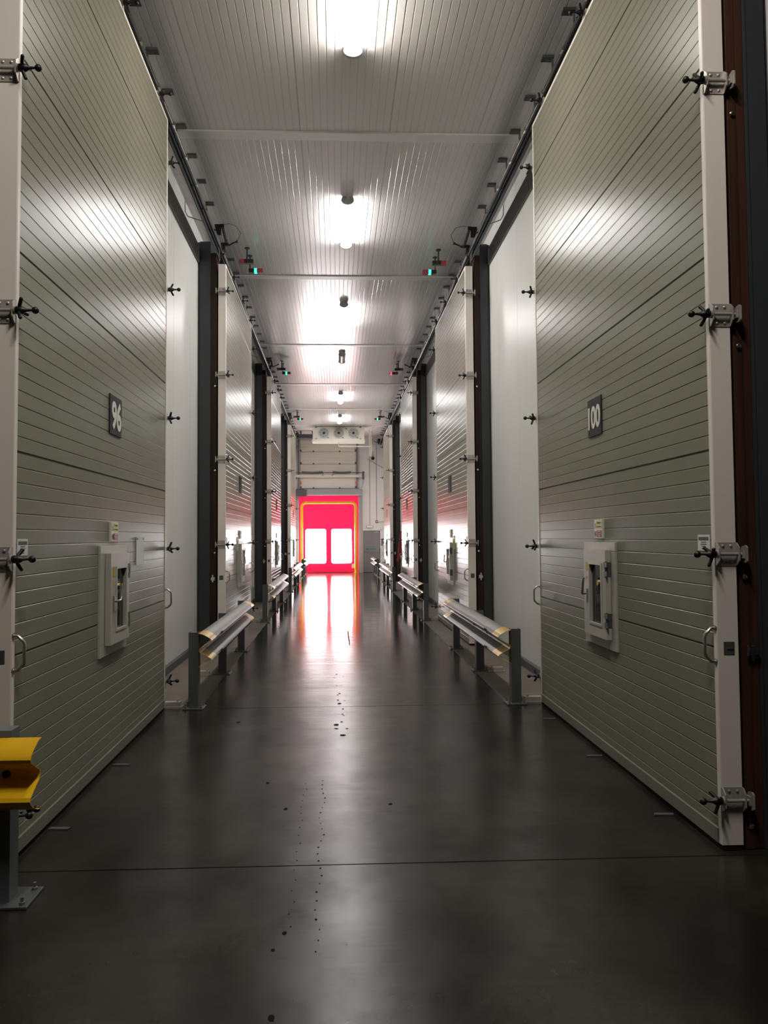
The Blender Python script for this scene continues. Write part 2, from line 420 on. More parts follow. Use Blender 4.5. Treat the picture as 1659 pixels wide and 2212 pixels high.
def bracket(s):
    b = B(s); b.box(-TH+0.002, 0.002, -0.004, 0.0, -0.06, 0.06)
    for n0 in (-TH+0.002, -0.004):
        b.prism([(0, -0.06), (-0.014, -0.058), (-0.042, -0.032), (-0.042, 0.032), (-0.014, 0.058), (0, 0.06)], 'x', n0, n0+0.006)
    for nn in (-0.078, -0.036):
        for z in (-0.042, 0.042): b.lathe((nn, -0.003, z), (nn, -0.02, z), [(0, 0.008), (0.004, 0.008), (0.007, 0.004), (0.008, 0.001)], 10)
    b.cyl((-TH-0.012, -0.026, 0), (0.03, -0.026, 0), 0.009, 10)
    b.cyl((0.004, -0.026, 0), (0.010, -0.026, 0), 0.021, 14)
    b.box(-TH-0.020, -TH-0.012, -0.045, -0.005, -0.022, 0.022)
    return b.mesh('clamp', 'bracket_steel', 35)
def knob(s):
    b = B(s)     # origin on the rod axis
    b.lathe((0.012, 0, 0), (0.10, 0, 0), [(0, 0.017), (0.003, 0.020), (0.030, 0.020), (0.040, 0.016), (0.052, 0.008), (0.088, 0.0055)], 14)
    b.ball((0.108, 0, 0), 0.0185, 14)
    for k in range(3):
        a = 2*PI*k/3; r = Vector((0, math.cos(a), math.sin(a))); t = Vector((0, -math.sin(a), math.cos(a)))
        b.tube([Vector((0.030, 0, 0)) + r*0.010, Vector((0.036, 0, 0)) + r*0.030, Vector((0.047, 0, 0)) + r*0.056], 0.0095, 8)
        b.ball(Vector((0.047, 0, 0)) + r*0.056, 0.0095, 8)
    return b.mesh('knob', 'black_plastic', 50)
def handle(s):
    b = B(s); h = 0.085
    b.tube([(0.0, 0, -h), (0.022, 0, -h), (0.052, 0, -h+0.03), (0.055, 0, -h+0.045), (0.055, 0, h-0.045), (0.052, 0, h-0.03), (0.022, 0, h), (0.0, 0, h)], 0.0085, 10)
    for z in (-h, h): b.cyl((0, 0, z), (0.006, 0, z), 0.017, 12)
    return b.mesh('pull_handle', 'handle_steel', 40)
def latch_slot(s):
    b = B(s); b.box(-0.085, -0.03, -0.003, 0.001, -0.032, 0.032); b.box(-0.078, -0.045, -0.007, -0.002, -0.004, 0.003)
    return b.mesh('latch_plate', 'mid_steel')
HY = 1.745
def hy(s, y): return y if s > 0 else 2*HY - y
def hb(b, s, n0, n1, y0, y1, z0, z1):
    a, c = sorted((hy(s, y0), hy(s, y1))); b.box(n0, n1, a, c, z0, z1)
def hatch_frame(s):
    b = B(s)
    hb(b, s, -0.02, 0.016, 1.41, 2.08, 1.485, 1.55); hb(b, s, -0.02, 0.016, 1.41, 2.08, 0.79, 0.875)
    hb(b, s, -0.02, 0.016, 1.41, 1.53, 0.875, 1.485); hb(b, s, -0.02, 0.016, 1.985, 2.08, 0.875, 1.485)
    hb(b, s, -0.02, 0.004, 1.53, 1.985, 0.875, 1.485)
    return b.mesh('hatch_frame', 'white_plastic', bevel=0.003)
def hatch_door(s):
    b = B(s); z0, z1 = 0.865, 1.495
    o0, o1 = (1.515, 1.995); g0, g1 = (1.65, 1.905); gz0, gz1 = 0.96, 1.39
    hb(b, s, 0.018, 0.056, o0, o1, gz1, z1); hb(b, s, 0.018, 0.056, o0, o1, z0, gz0)
    hb(b, s, 0.018, 0.056, o0, g0, gz0, gz1); hb(b, s, 0.018, 0.056, g1, o1, gz0, gz1)
    for (a, c, e, f) in ((g0-0.012, g1+0.012, gz1-0.004, gz1+0.012), (g0-0.012, g1+0.012, gz0-0.012, gz0+0.004)): hb(b, s, 0.050, 0.062, a, c, e, f)
    for (a, c) in ((g0-0.012, g0+0.004), (g1-0.004, g1+0.012)): hb(b, s, 0.050, 0.062, a, c, gz0+0.004, gz1-0.004)
    return b.mesh('hatch_door', 'white_plastic')
def hatch_pane(s):
    b = B(s); hb(b, s, 0.030, 0.036, 1.645, 1.91, 0.955, 1.395); return b.mesh('pane', 'hatch_glass')
def hatch_release(s):
    b = B(s); y = hy(s, 1.80)
    b.cyl((0.036, y, 1.255), (0.048, y, 1.255), 0.022, 14); return b.mesh('release_knob', 'brass', 40)
def hatch_lever(s):
    b = B(s); y = hy(s, 1.585); d = 1 if s > 0 else -1
    b.box(0.056, 0.066, y-0.016, y+0.016, 1.10, 1.20)
    b.tube([(0.062, y, 1.165), (0.092, y, 1.165), (0.100, y+d*0.02, 1.168), (0.102, y+d*0.035, 1.19), (0.098, y+d*0.04, 1.26), (0.094, y+d*0.04, 1.285)], 0.0095, 10)
    return b.mesh('hatch_lever', 'handle_steel', 40)
def hatch_hinge(s, z):
    b = B(s); y = hy(s, 1.995)
    b.cyl((0.052, y, z-0.055), (0.052, y, z+0.055), 0.009, 10)
    a, c = sorted((hy(s, 1.97), hy(s, 2.03))); b.box(0.016, 0.060, y-0.004, y+0.004, z-0.05, z+0.05); b.box(0.054, 0.060, a, c, z-0.05, z-0.015); b.box(0.054, 0.060, a, c, z+0.015, z+0.05)
    return b.mesh('hinge', 'mid_steel')
def hatch_sticker(s, z0, z1):
    b = B(s); hb(b, s, 0.056, 0.0575, 1.56, 1.60, z0, z1); return b.mesh('sticker', 'sticker_amber')
def number_plate(s):
    b = B(s); yc = 1.775 if s > 0 else 1.805; b.box(0.001, 0.010, yc-0.15, yc+0.15, 2.345, 2.63); return b.mesh('number_plate', 'sign_dark', bevel=0.002)
def warn_plate(s):
    b = B(s); yc = 1.74; b.box(0.0, 0.018, yc-0.088, yc+0.088, 1.578, 1.715); return b.mesh('warning_sign', 'sign_white', bevel=0.002)

def bars(s, nm, m, rects, n0=0.0185):
    b = B(s)
    for y0, y1, z0, z1 in rects: b.box(n0, n0+0.0012, min(y0, y1), max(y0, y1), z0, z1)
    return b.mesh(nm, m)

SIDE = {1: 'left', -1: 'right'}
DESC = {
 (1,0): 'tall pale ribbed sliding cold room door on the left with the number 96 plate',
 (-1,0): 'tall pale ribbed sliding cold room door on the right with the number 100 plate',
 (1,1): 'pale ribbed sliding door, second on the left, beyond the first row of guard rail',
 (-1,1): 'pale ribbed sliding door, second on the right, beyond the first row of guard rail',
 (1,2): 'pale ribbed sliding door, third along the left side, glowing with reflected daylight',
 (-1,2): 'pale ribbed sliding door, third along the right side, red jacket hanging at its far edge',
 (1,3): 'farthest pale ribbed sliding door on the left, just before the red roller door',
 (-1,3): 'farthest pale ribbed sliding door on the right, just before the grey exit door'}
CLZ = (0.26, 1.50, 2.74, 3.98, 5.22)
def sliding_door(s, X, y0, i):
    t = thing('sliding_door', DESC[(s, i)], 'door', (X, y0, 0), 'ribbed sliding doors along the corridor')
    c = lambda k, fn: cached((k, s), lambda: fn(s))
    obj('leaf', c('leaf', leaf_mesh), t)
    obj('edge_cap', c('en', edge_near), t); obj('edge_cap', c('ef', edge_far), t); obj('top_cap', c('et', edge_top), t)
    obj('bottom_rail', c('kick', kick), t); obj('gasket', c('gask', gasket), t)
    spots = [((0, 0, z), (0, 0, 0)) for z in CLZ] + [((0, LEAF, z), (PI, 0, 0)) for z in CLZ] + [((0, y, ZT), (-PI/2, 0, 0)) for y in (0.66, 1.88, 3.10)]
    for loc, rot in spots:
        k = obj('clamp', c('br', bracket), t, loc, rot)
        obj('knob', c('kn', knob), k, (0, -0.026, 0), (random.uniform(0, 2*PI), 0, 0), 'black winged knob with ball end')
    obj('pull_handle', c('hd', handle), t, (0.003*s, 0.018, 1.035)); obj('pull_handle', c('hd', handle), t, (0.003*s, LEAF-0.016, 1.035))
    obj('latch_plate', c('ls', latch_slot), t, (0, 0, 1.02))
    f = obj('hatch_frame', c('hf', hatch_frame), t, label='pale framed inspection window')
    obj('hatch_door', c('hdo', hatch_door), f); obj('pane', c('hp', hatch_pane), f); obj('release_knob', c('hr', hatch_release), f)
    obj('lever', c('hl', hatch_lever), f)
    for z in (1.36, 1.0): obj('hinge', cached(('hh', s, z), lambda: hatch_hinge(s, z)), f)
    for z0, z1 in ((1.335, 1.40), (1.275, 1.295)): obj('sticker', cached(('hs', s, z0), lambda: hatch_sticker(s, z0, z1)), f)
    n = obj('number_plate', c('np', number_plate), t)
    if i == 0:
        if s > 0: obj('numerals', to_wall(text_mesh('96', 0.24, 0.212, 'sign_white', 0.032), s), n, (0.011, 1.785, 2.485), label='white numerals 96')
        else: obj('numerals', to_wall(text_mesh('100', 0.265, 0.172, 'sign_white', 0.03), s), n, (-0.011, 1.805, 2.485), label='white numerals 100')
    w = obj('warning_sign', c('wp', warn_plate), t)
    d = 1 if s > 0 else -1; yc = 1.74
    obj('yellow_panel', cached(('wy', s), lambda: bars(s, 'yellow_panel', 'sign_yellow', [(yc-d*0.035, yc+d*0.078, 1.655, 1.708)])), w)
    obj('red_panel', cached(('wr', s), lambda: bars(s, 'red_panel', 'sign_red', [(yc-d*0.030, yc+d*0.074, 1.588, 1.636)])), w)
    if i == 0:
        obj('lettering', to_wall(text_mesh('Danger', 0.078, 0.018, 'ink_grey', 0.01, 0.001), s), w, (s*0.0205, yc+d*0.021, 1.692))
        obj('symbol', cached(('ws', s), lambda: bars(s, 'symbol', 'ink_grey', [(yc-d*0.077, yc-d*0.046, 1.658, 1.661), (yc-d*0.064, yc-d*0.059, 1.664, 1.690), (yc-d*0.028, yc+d*0.070, 1.660, 1.667)])), w)
        obj('lettering', cached(('wl', s), lambda: bars(s, 'lettering', 'sign_pink', [(yc-d*0.012, yc+d*0.056, 1.624, 1.632), (yc-d*0.024, yc+d*0.066, 1.607, 1.614), (yc-d*0.006, yc+d*0.054, 1.593, 1.600)], 0.020)), w)
        def ringmesh():
            b = B(s); q = []
            for k in range(13): q.append((0.0205, yc-d*0.058+0.013*math.cos(2*PI*k/12), 1.611+0.019*math.sin(2*PI*k/12)))
            b.tube(q, 0.0016, 5); b.tube([(0.0205, yc-d*0.067, 1.625), (0.0205, yc-d*0.049, 1.597)], 0.0016, 5); return b.mesh('symbol', 'ink_grey')
        obj('symbol', ringmesh(), w)
    b = B(s); b.box(0.0, 0.0025, 0.055, 0.19, 1.515, 1.60); k = obj('label_sticker', b.mesh('label_sticker', 'paper_white'), t)
    if i == 0: obj('print', bars(s, 'print', 'ink_grey', [(0.068, 0.178, 1.572, 1.588), (0.095, 0.152, 1.560, 1.563), (0.09, 0.157, 1.549, 1.552), (0.10, 0.147, 1.538, 1.541), (0.10, 0.147, 1.527, 1.530)], 0.0026), k)
    if (s, i) in ((1, 0), (1, 1), (-1, 1)):
        yl = 2.40 if i == 0 else 1.30
        b = B(s); b.box(0.001, 0.006, yl, yl+0.24, 1.385, 1.61)
        k = obj('notice', b.mesh('notice', 'paper_white' if s > 0 else 'sign_yellow'), t, label='notice in a clear pocket' if s > 0 else 'yellow notice')
        for yy in (yl+0.02, yl+0.22):
            b = B(s); b.cyl((0.004, yy, 1.595), (0.011, yy, 1.595), 0.008, 10); obj('fixing', b.mesh('fixing', 'mid_steel'), k)
    return t
for s, X, Wx in SIDES:
    for i, y0 in enumerate(DOORS): sliding_door(s, X, y0, i)

# ------------------------------------------------------------------ door frames: timber jamb and dark steel posts
ORD = ('first', 'second', 'third', 'farthest')
def frame(s, X, Wx, y0, i):
    D = -abs(Wx - X)          # local x of the wall face
    which = {0: 'beside door 96' if s > 0 else 'beside door 100'}.get(i, 'around the %s sliding door on the %s' % (ORD[i], SIDE[s]))
    t = thing('door_frame', 'dark steel post and brown timber jamb %s' % which, 'door frame', (X, y0, 0), 'door frames along the corridor')
    def post(ya, yb, m, g):
        b = B(s); z1 = 5.97
        b.prism([(D+0.001, ya+0.03), (D+0.03, ya+0.03), (D+0.032, ya), (-0.222, ya), (-0.222, yb), (D+0.001, yb)], 'z', 0.003, z1)
        b.box(-0.236, -0.226, ya-0.006, ya, 0.003, z1-0.3)
        obj('steel_post', b.mesh('steel_post', 'dark_steel'), t)
        b = B(s); b.box(-0.221, -0.140, ya+0.004, yb, 0.003, 5.80); b.box(-0.175, -0.128, ya+0.001, ya+0.02, 0.003, 5.70)
        obj('timber_jamb', b.mesh('timber_jamb', 'timber' if i == 0 else 'timber_shaded', bevel=0.002), t)
    post(0.01, 0.25, 0, 0); post(LEAF-0.25, LEAF-0.02, 0, 0)
    b = B(s); b.box(D+0.001, -0.222, 0.25, LEAF-0.25, 5.66, 5.97); obj('lintel', b.mesh('lintel', 'dark_steel'), t)
    for z in CLZ:
        b = B(s); b.prism([(-0.06, z-0.035), (-0.045, z-0.045), (-0.012, z-0.04), (-0.001, z-0.028), (-0.001, z+0.028), (-0.012, z+0.04), (-0.045, z+0.045), (-0.06, z+0.035)], 'x', -0.140, -0.132)
        obj('keeper', b.mesh('keeper', 'bracket_steel'), t)
    for z in (0.12, 1.38, 2.58, 3.82):
        b = B(s); b.lathe((-0.152, 0.003, z), (-0.152, -0.010, z), [(0, 0.014), (0.003, 0.014), (0.007, 0.008), (0.008, 0.002)], 12)
        obj('coach_bolt', b.mesh('coach_bolt', 'chrome', 40), t)
    b = B(s)
    b.prism([(x_, z_) for x_, z_ in [(-0.182+0.010*math.cos(a), 1.055+0.012*math.sin(a)) for a in [k*PI/6 for k in range(0, 7)]] + [(-0.182+0.010*math.cos(a), 0.965+0.012*math.sin(a)) for a in [PI+k*PI/6 for k in range(0, 7)]]], 'y', -0.004, 0.003)
    b.box(-0.20, -0.156, -0.016, -0.003, 0.985, 1.03); b.cyl((-0.152, -0.010, 0.978), (-0.152, -0.010, 1.036), 0.005, 10); b.box(-0.206, -0.199, -0.018, -0.006, 0.992, 1.018)
    obj('hasp', b.mesh('hasp', 'chrome', 40), t)
for s, X, Wx in SIDES:
    for i, y0 in enumerate(DOORS): frame(s, X, Wx, y0, i)

# ------------------------------------------------------------------ overhead tracks
def track(s, X, Wx, y0, i):
    D = -abs(Wx - X)
    nxt = {(1, 0): 'above door 96', (-1, 0): 'above door 100'}.get((s, i), 'above the %s door on the %s' % (ORD[i], SIDE[s]))
    L = (DOORS[i+1] - y0 - 0.04) if i < 3 else (33.3 if s > 0 else YE - 0.1) - y0
    t = thing('door_track', 'dark overhead track with round rail %s' % nxt, 'track', (X, y0, 0), 'overhead door tracks')
    b = B(s); b.prism([(-0.126, 5.75), (-0.096, 5.70), (-0.096, 5.82), (-0.106, 5.83), (-0.106, 5.95), (-0.126, 5.95)], 'y', 0.3, L)
    obj('beam', b.mesh('beam', 'beam_dark'), t)
    b = B(s); b.cyl((-0.045, 0.02, 5.795), (-0.045, L, 5.795), 0.024, 14); obj('rail', b.mesh('rail', 'rail_black', 40), t)
    y = 0.55; k = 0
    while y < L-0.3:
        b = B(s); b.box(-0.140, -0.126, y-0.012, y+0.012, 5.80, HC-0.002); b.box(-0.126, -0.05, y-0.010, y+0.010, 5.775, 5.79); b.box(-0.140, -0.03, y-0.04, y+0.04, HC-0.024, HC-0.002)
        h = obj('hanger', b.mesh('hanger', 'mid_steel'), t)
        for n0, n1 in ((-0.030, -0.012), (-0.080, -0.069)):
            b = B(s); b.box(n0, n1, y-0.03, y+0.03, 5.775, 5.815); obj('clip', b.mesh('clip', 'chrome'), h)
        y += 0.67
    if i < 3:
        yc = L-1.0; b = B(s)
        b.tube([(D+0.012, yc, 6.12), (D+0.012, yc, 5.98), (D+0.04, yc+0.05, 5.93), (-0.20, yc+0.12, 5.90), (-0.127, yc+0.15, 5.92)], 0.007, 6)
        obj('wall_cable', b.mesh('wall_cable', 'frame_grey', 60), t)
    q = []; n = 12
    ya = L-0.62
    for k in range(n*10+1):
        u = k/(n*10); a = 2*PI*n*u
        q.append((0.045 + 0.016*math.cos(a), ya + u*0.42, 5.93 - u*0.07 + 0.016*math.sin(a)))
    b = B(s); b.tube(q, 0.0055, 5); b.box(0.02, 0.07, ya-0.03, ya, 5.905, 5.955); b.cyl((0.045, ya, 5.93), (0.045, ya+0.42, 5.86), 0.006, 6); b.box(-0.06, 0.03, ya-0.02, ya-0.01, 5.80, 5.955)
    obj('coil_spring', b.mesh('coil_spring', 'black_plastic', 50), t)
    b = B(s); yb = L-0.16
    b.box(-0.04, 0.06, yb-0.02, yb+0.02, 5.83, 5.865); b.tube([(0.03, yb, 5.85), (0.08, yb-0.01, 5.835), (0.13, yb-0.02, 5.86), (0.19, yb-0.02, 5.885)], 0.012, 8); b.ball((0.195, yb-0.02, 5.887), 0.02, 8); b.box(-0.02, 0.02, yb-0.02, yb+0.10, 5.77, 5.83)
    obj('stop_arm', b.mesh('stop_arm', 'black_plastic', 50), t)
    b = B(s); b.tube([(0.05, ya-0.01, 5.95), (0.12, ya+0.10, 6.01), (0.20, ya+0.25, 6.04), (0.25, ya+0.40, 5.99), (0.20, yb-0.02, 5.90)], 0.004, 6); obj('cable', b.mesh('cable', 'black_plastic', 60), t)
for s, X, Wx in SIDES:
    for i, y0 in enumerate(DOORS): track(s, X, Wx, y0, i)

# ------------------------------------------------------------------ guard rails
PROF = [(0.0, .157), (.035, .150), (.085, .125), (.112, .105), (.120, .090), (.112, .074), (.050, .038), (.014, .020), (.008, .008), (.008, -.008), (.014, -.020), (.050, -.038), (.112, -.074), (.120, -.090), (.112, -.105), (.085, -.125), (.035, -.150), (0.0, -.157)]
def beam_mesh(s, ya, yb, m, zc=0.545, grow=0.0):
    b = B(s)
    out = [(x+0.004+grow, zc+z) for x, z in PROF]; inn = [(x-grow, zc+z) for x, z in PROF]
    b.prism(out + inn[::-1], 'y', ya, yb)
    return b.mesh('beam', m, 30)
RAILS = ((7.44, 11.27, (7.50, 9.37, 11.19)), (14.87, 19.5, (14.93, 17.10, 19.42)), (23.05, 27.9, (23.1, 25.9, 27.80)), (31.6, 34.75, (31.68, 33.2, 34.6)))
GL = ('nearest grey guard rail', 'second grey guard rail', 'third grey guard rail', 'farthest short grey guard rail')
GB = (('after door 96', 'after door 100'), ('after the second left door', 'after the second right door'), ('after the third left door', 'after the third right door'), ('by the left leg of the yellow hoop', 'in front of the grey exit door'))
def anchor():
    b = B(); b.lathe((0, 0, 0.0125), (0, 0, 0.06), [(0, 0.013), (0.011, 0.013), (0.012, 0.007), (0.032, 0.007)], 8); return b.mesh('anchor_bolt', 'galvanised')
def guard(s, i):
    ya, yb, posts = RAILS[i]
    X = -1.29 if s > 0 else 1.668
    t = thing('guard_rail', '%s with gold ends %s' % (GL[i], GB[i][0 if s > 0 else 1]), 'guard rail', (X, ya, 0), 'grey corrugated guard rails')
    L = yb-ya
    bm_ = obj('beam', beam_mesh(s, 0.29, L-0.29, 'galvanised'), t)
    obj('end_band', beam_mesh(s, 0.0, 0.30, 'gold_tape', grow=0.0012), t, label='gold end of the beam'); obj('end_band', beam_mesh(s, L-0.30, L, 'gold_tape', grow=0.0012), t, label='gold end of the beam')
    if i > 0:
        obj('lap_joint', beam_mesh(s, L*0.5-0.02, L*0.5+0.02, 'galvanised', grow=0.004), t)
    for zc, xx in ((0.545+0.092, 0.122), (0.545-0.088, 0.122), (0.545, 0.012)):
        for yy in ((0.62, 0.70) if abs(zc-0.545) > 0.01 else (1.15, 1.95)):
            b = B(s); b.lathe((xx, yy, zc), (xx+0.008, yy, zc), [(0, 0.016), (0.005, 0.014), (0.008, 0.006)], 10); obj('bolt', b.mesh('bolt', 'black_plastic', 40), bm_)
    for yp in posts:
        y = yp-ya
        b = B(s)      # rolled channel: web faces along the corridor
        b.prism([(0.0, y-0.05), (0.0, y+0.05), (-0.006, y+0.05), (-0.006, y-0.036), (-0.086, y-0.036), (-0.086, y+0.05), (-0.092, y+0.05), (-0.092, y-0.042), (-0.092, y-0.05)], 'z', 0.012, 0.71)
        b.box(-0.0925, 0.0005, y-0.0505, y-0.036, 0.012, 0.712)
        p = obj('post', b.mesh('post', 'post_grey'), t)
        b = B(s); b.box(-0.14, 0.05, y-0.09, y+0.09, 0.001, 0.013); pl = obj('base_plate', b.mesh('base_plate', 'post_grey', bevel=0.002), p)
        for xx in (-0.118, 0.028):
            for yy in (-0.065, 0.065): obj('anchor_bolt', cached('ab', anchor), p, (s*xx, y+yy, 0))
for s in (1, -1):
    for i in range(4): guard(s, i)

t = thing('guard_rail', 'bright yellow corrugated guard rail end at the lower left corner', 'guard rail', (-1.30, 3.55, 0))
b = B()
out = [(-x-0.004, 0.572+z*0.98) for x, z in PROF]; inn = [(-x, 0.572+z*0.98) for x, z in PROF]
b.prism(out + inn[::-1], 'x', -1.9, 0.0)
obj('beam', b.mesh('beam', 'yellow_paint', 30), t)
b = B(); b.lathe((-0.145, -0.008, 0.572), (-0.145, -0.03, 0.572), [(0, 0.019), (0.008, 0.018), (0.014, 0.008)], 12); obj('bolt', b.mesh('bolt', 'black_plastic', 40), t)
b = B(); b.box(-0.265, -0.134, 0.006, 0.10, 0.013, 0.755)
p = obj('post', b.mesh('post', 'post_light'), t)
b = B(); b.box(-0.34, -0.04, -0.045, 0.16, 0.001, 0.013); obj('base_plate', b.mesh('base_plate', 'mid_steel', bevel=0.002), p)
for xx in (-0.31, -0.07):
    for yy in (-0.015, 0.13): obj('anchor_bolt', cached('ab', anchor), p, (xx, yy, 0))
for xx in (-0.055, -0.025):
    b = B(); b.ball((xx, 0.02, 0.408), 0.016, 8); obj('edge_bumper', b.mesh('edge_bumper', 'black_plastic', 60), t)

# ------------------------------------------------------------------ ceiling lamps
def batten(ya, yb, lit, label):
    t = thing('ceiling_lamp', label, 'lamp', (0.18, ya, HC), 'batten lamps along the ceiling centre line'); L = yb-ya
    b = B(); b.prism([(-0.065, -0.001), (-0.06, -0.045), (0.06, -0.045), (0.065, -0.001)], 'y', 0.03, L-0.03); obj('housing', b.mesh('housing', 'lamp_housing'), t)
    pts = [(0.078*math.sin(a), -0.046 - 0.052*math.cos(a)) for a in [(-0.5+k/10)*PI for k in range(11)]]
    b = B(); b.prism(pts, 'y', 0.04, L-0.04); obj('diffuser', b.mesh('diffuser', lit, 40), t, label='glowing diffuser' if lit != 'lamp_unlit' else None)
    for y0, y1 in ((0.0, 0.04), (L-0.04, L)):
        b = B(); b.prism([(0.088*math.sin(a), -0.044 - 0.060*math.cos(a)) for a in [(-0.5+k/10)*PI for k in range(11)]] + [(0.07, -0.001), (-0.07, -0.001)], 'y', y0, y1)
        obj('end_cap', b.mesh('end_cap', 'lamp_housing'), t)
    b = B(); b.box(-0.02, 0.02, -0.10, 0.0, -0.03, -0.002); b.cyl((0, -0.06, -0.03), (0, -0.06, -0.06), 0.012, 8); obj('cable_gland', b.mesh('cable_gland', 'lamp_housing'), t)
batten(0.85, 2.45, 'lamp_lit_near', 'lit batten lamp on the ceiling above the camera, out of the top of the frame')
batten(5.5, 7.1, 'lamp_lit', 'glaring batten lamp at the top edge of the photo, nearest of the visible row')
batten(10.27, 11.93, 'lamp_lit_cool', 'glowing batten lamp between the first two ceiling joints, its near end cap visible')
batten(14.98, 16.6, 'lamp_lit_cool', 'glowing batten lamp just beyond the second ceiling joint')
batten(24.37, 26.1, 'lamp_lit_cool', 'glowing batten lamp just beyond the fourth ceiling joint')
batten(29.0, 30.7, 'lamp_lit_cool', 'farthest glowing batten lamp, right above the three fan cooler')
batten(19.14, 19.95, 'lamp_unlit', 'short dark unlit lamp in the bright patch past the third ceiling joint')

# ------------------------------------------------------------------ signal lights under the ceiling
def signal(x, y, z, w, lens, lx, label, red_end, arm):
    t = thing('signal_light', label, 'signal light', (x, y, z), 'small black signal lights under the ceiling')
    b = B(); b.box(-w/2, w/2, -0.035, 0.035, -0.032, 0.032); obj('body', b.mesh('body', 'black_plastic', bevel=0.004), t)
    b = B(); b.box(lx-0.022, lx+0.022, -0.037, 0.037, -0.034, 0.034); obj('lens', b.mesh('lens', lens, bevel=0.003), t)
    b = B(); b.box(red_end-0.04, red_end+0.04, -0.036, 0.036, -0.033, 0.033); obj('end_lens', b.mesh('end_lens', 'red_plastic', bevel=0.003), t)
    b = B(); b.tube([(arm, 0, 0.02), (arm, 0, 0.10), (arm, 0, HC-z-0.004)], 0.012, 8); b.cyl((arm, 0, HC-z-0.014), (arm, 0, HC-z-0.002), 0.04, 12); obj('stem', b.mesh('stem', 'black_plastic', 40), t)
k = 0
for yy, names in ((12.3, 'near the second ceiling joint'), (20.2, 'near the fourth ceiling joint'), (28.2, 'near the far cooler')):
    for s, xr, xg in ((1, -1.37, -1.27), (-1, 1.65, 1.55)):
        lit = 'led_red' if (s < 0 and yy > 20 and yy < 21) else 'led_green'
        cn = 'red' if lit == 'led_red' else 'green'
        signal(xr, yy-0.12, 5.93, 0.20, 'black_plastic', 0.0, 'unlit black signal light with red end, %s on the %s' % (names, SIDE[s]), -0.08*s, 0.0)
        signal(xg, yy+0.22, 5.90, 0.22, lit, (0.0 if cn == 'green' else -0.07), 'signal light glowing %s, %s on the %s' % (cn, names, SIDE[s]), (0.07*s if cn == 'green' else 0.06), -0.09*s)

# ------------------------------------------------------------------ floor guides and small floor things
def guide_mesh():
    b = B(); b.box(-0.08, 0.08, -0.03, 0.03, 0.001, 0.05); b.cyl((-0.055, -0.03, 0.03), (-0.055, -0.042, 0.03), 0.012, 8); b.cyl((0.05, 0, 0.05), (0.05, 0, 0.07), 0.012, 8); b.box(-0.1, 0.1, -0.045, 0.045, 0.001, 0.008)
    return b.mesh('floor_guide', 'bracket_steel', bevel=0.001)
gm = guide_mesh()
GY = ((7.60, 'at the foot of'), (9.28, 'part way along the skirting past'))
for s, X, Wx in SIDES:
    for i, y0 in enumerate(DOORS[:3]):
        dn = ('door 96', 'door 100')[0 if s > 0 else 1] if i == 0 else 'the %s %s door' % (ORD[i], SIDE[s])
        for dy, ph in ((3.62, 'at far end of'), (5.33, 'in the gap beyond')):
            thing('floor_guide', 'small metal door guide on the floor %s %s' % (ph, dn), 'door guide', (X + (0.045 if s > 0 else -0.055), y0+dy, 0), 'metal door guides on the floor', gm, (0, 0, 0 if s > 0 else PI))
def pad_mesh():
    b = B(); b.prism([(-0.06, -0.014), (0.05, -0.02), (0.06, 0.012), (-0.05, 0.018)], 'z', 0.0005, 0.006); return b.mesh('floor_pad', 'mid_steel')
pm = pad_mesh()
for x, y, lb in ((1.86, 6.84, 'beside door 100, farthest of three'), (1.87, 5.68, 'beside door 100, middle of three'), (1.87, 4.48, 'beside door 100, nearest of three'), (-1.53, 4.46, 'beside door 96, nearer of two'), (-1.52, 5.67, 'beside door 96, farther of two')):
    thing('floor_pad', 'small flat metal pad on the floor %s' % lb, 'floor pad', (x, y, 0), 'metal pads on the floor beside the doors', pm)
b = B(); b.tube([(0.20, 11.8, 0.008), (0.205, 12.2, 0.008), (0.198, 12.7, 0.008), (0.203, 13.27, 0.008)], 0.008, 6)
thing('red_strap', 'thin red strap lying along the middle of the floor', 'strap', me=b.mesh('red_strap', 'strap_red', 60))
def blob(b, x, y, r):
    n = 7; pts = [(x + r*random.uniform(.7, 1.2)*math.cos(2*PI*k/n), y + r*1.3*random.uniform(.7, 1.2)*math.sin(2*PI*k/n)) for k in range(n)]
    b.prism(pts, 'z', 0.0004, 0.0016)
b = B()
for k in range(26): blob(b, -0.085 + 0.012*math.sin(k) + random.uniform(-.006, .006), 3.1 + k*0.085, random.uniform(.0025, .0055))
for k in range(18): blob(b, -0.20 + random.uniform(-.012, .012), 3.3 + k*0.11, random.uniform(.002, .0035))
for k in range(16): blob(b, 0.03 + random.uniform(-.05, .08), 6.1 + random.uniform(0, 3.2), random.uniform(.006, .012))
for x, y, r in ((-0.222, 2.69, .014), (-0.213, 3.25, .010), (-0.25, 3.12, .008), (0.03, 7.6, .02), (0.0, 6.75, .024), (0.05, 6.4, .022), (-0.85, 6.9, .018), (-0.45, 5.2, .014), (-0.30, 4.7, .014), (0.32, 4.75, .012)): blob(b, x, y, r)
o = thing('drip_marks', 'trail of small dark drip spots along the middle of the floor', 'stains', me=b.mesh('drip_marks', 'drip_dark')); o['kind'] = 'stuff'

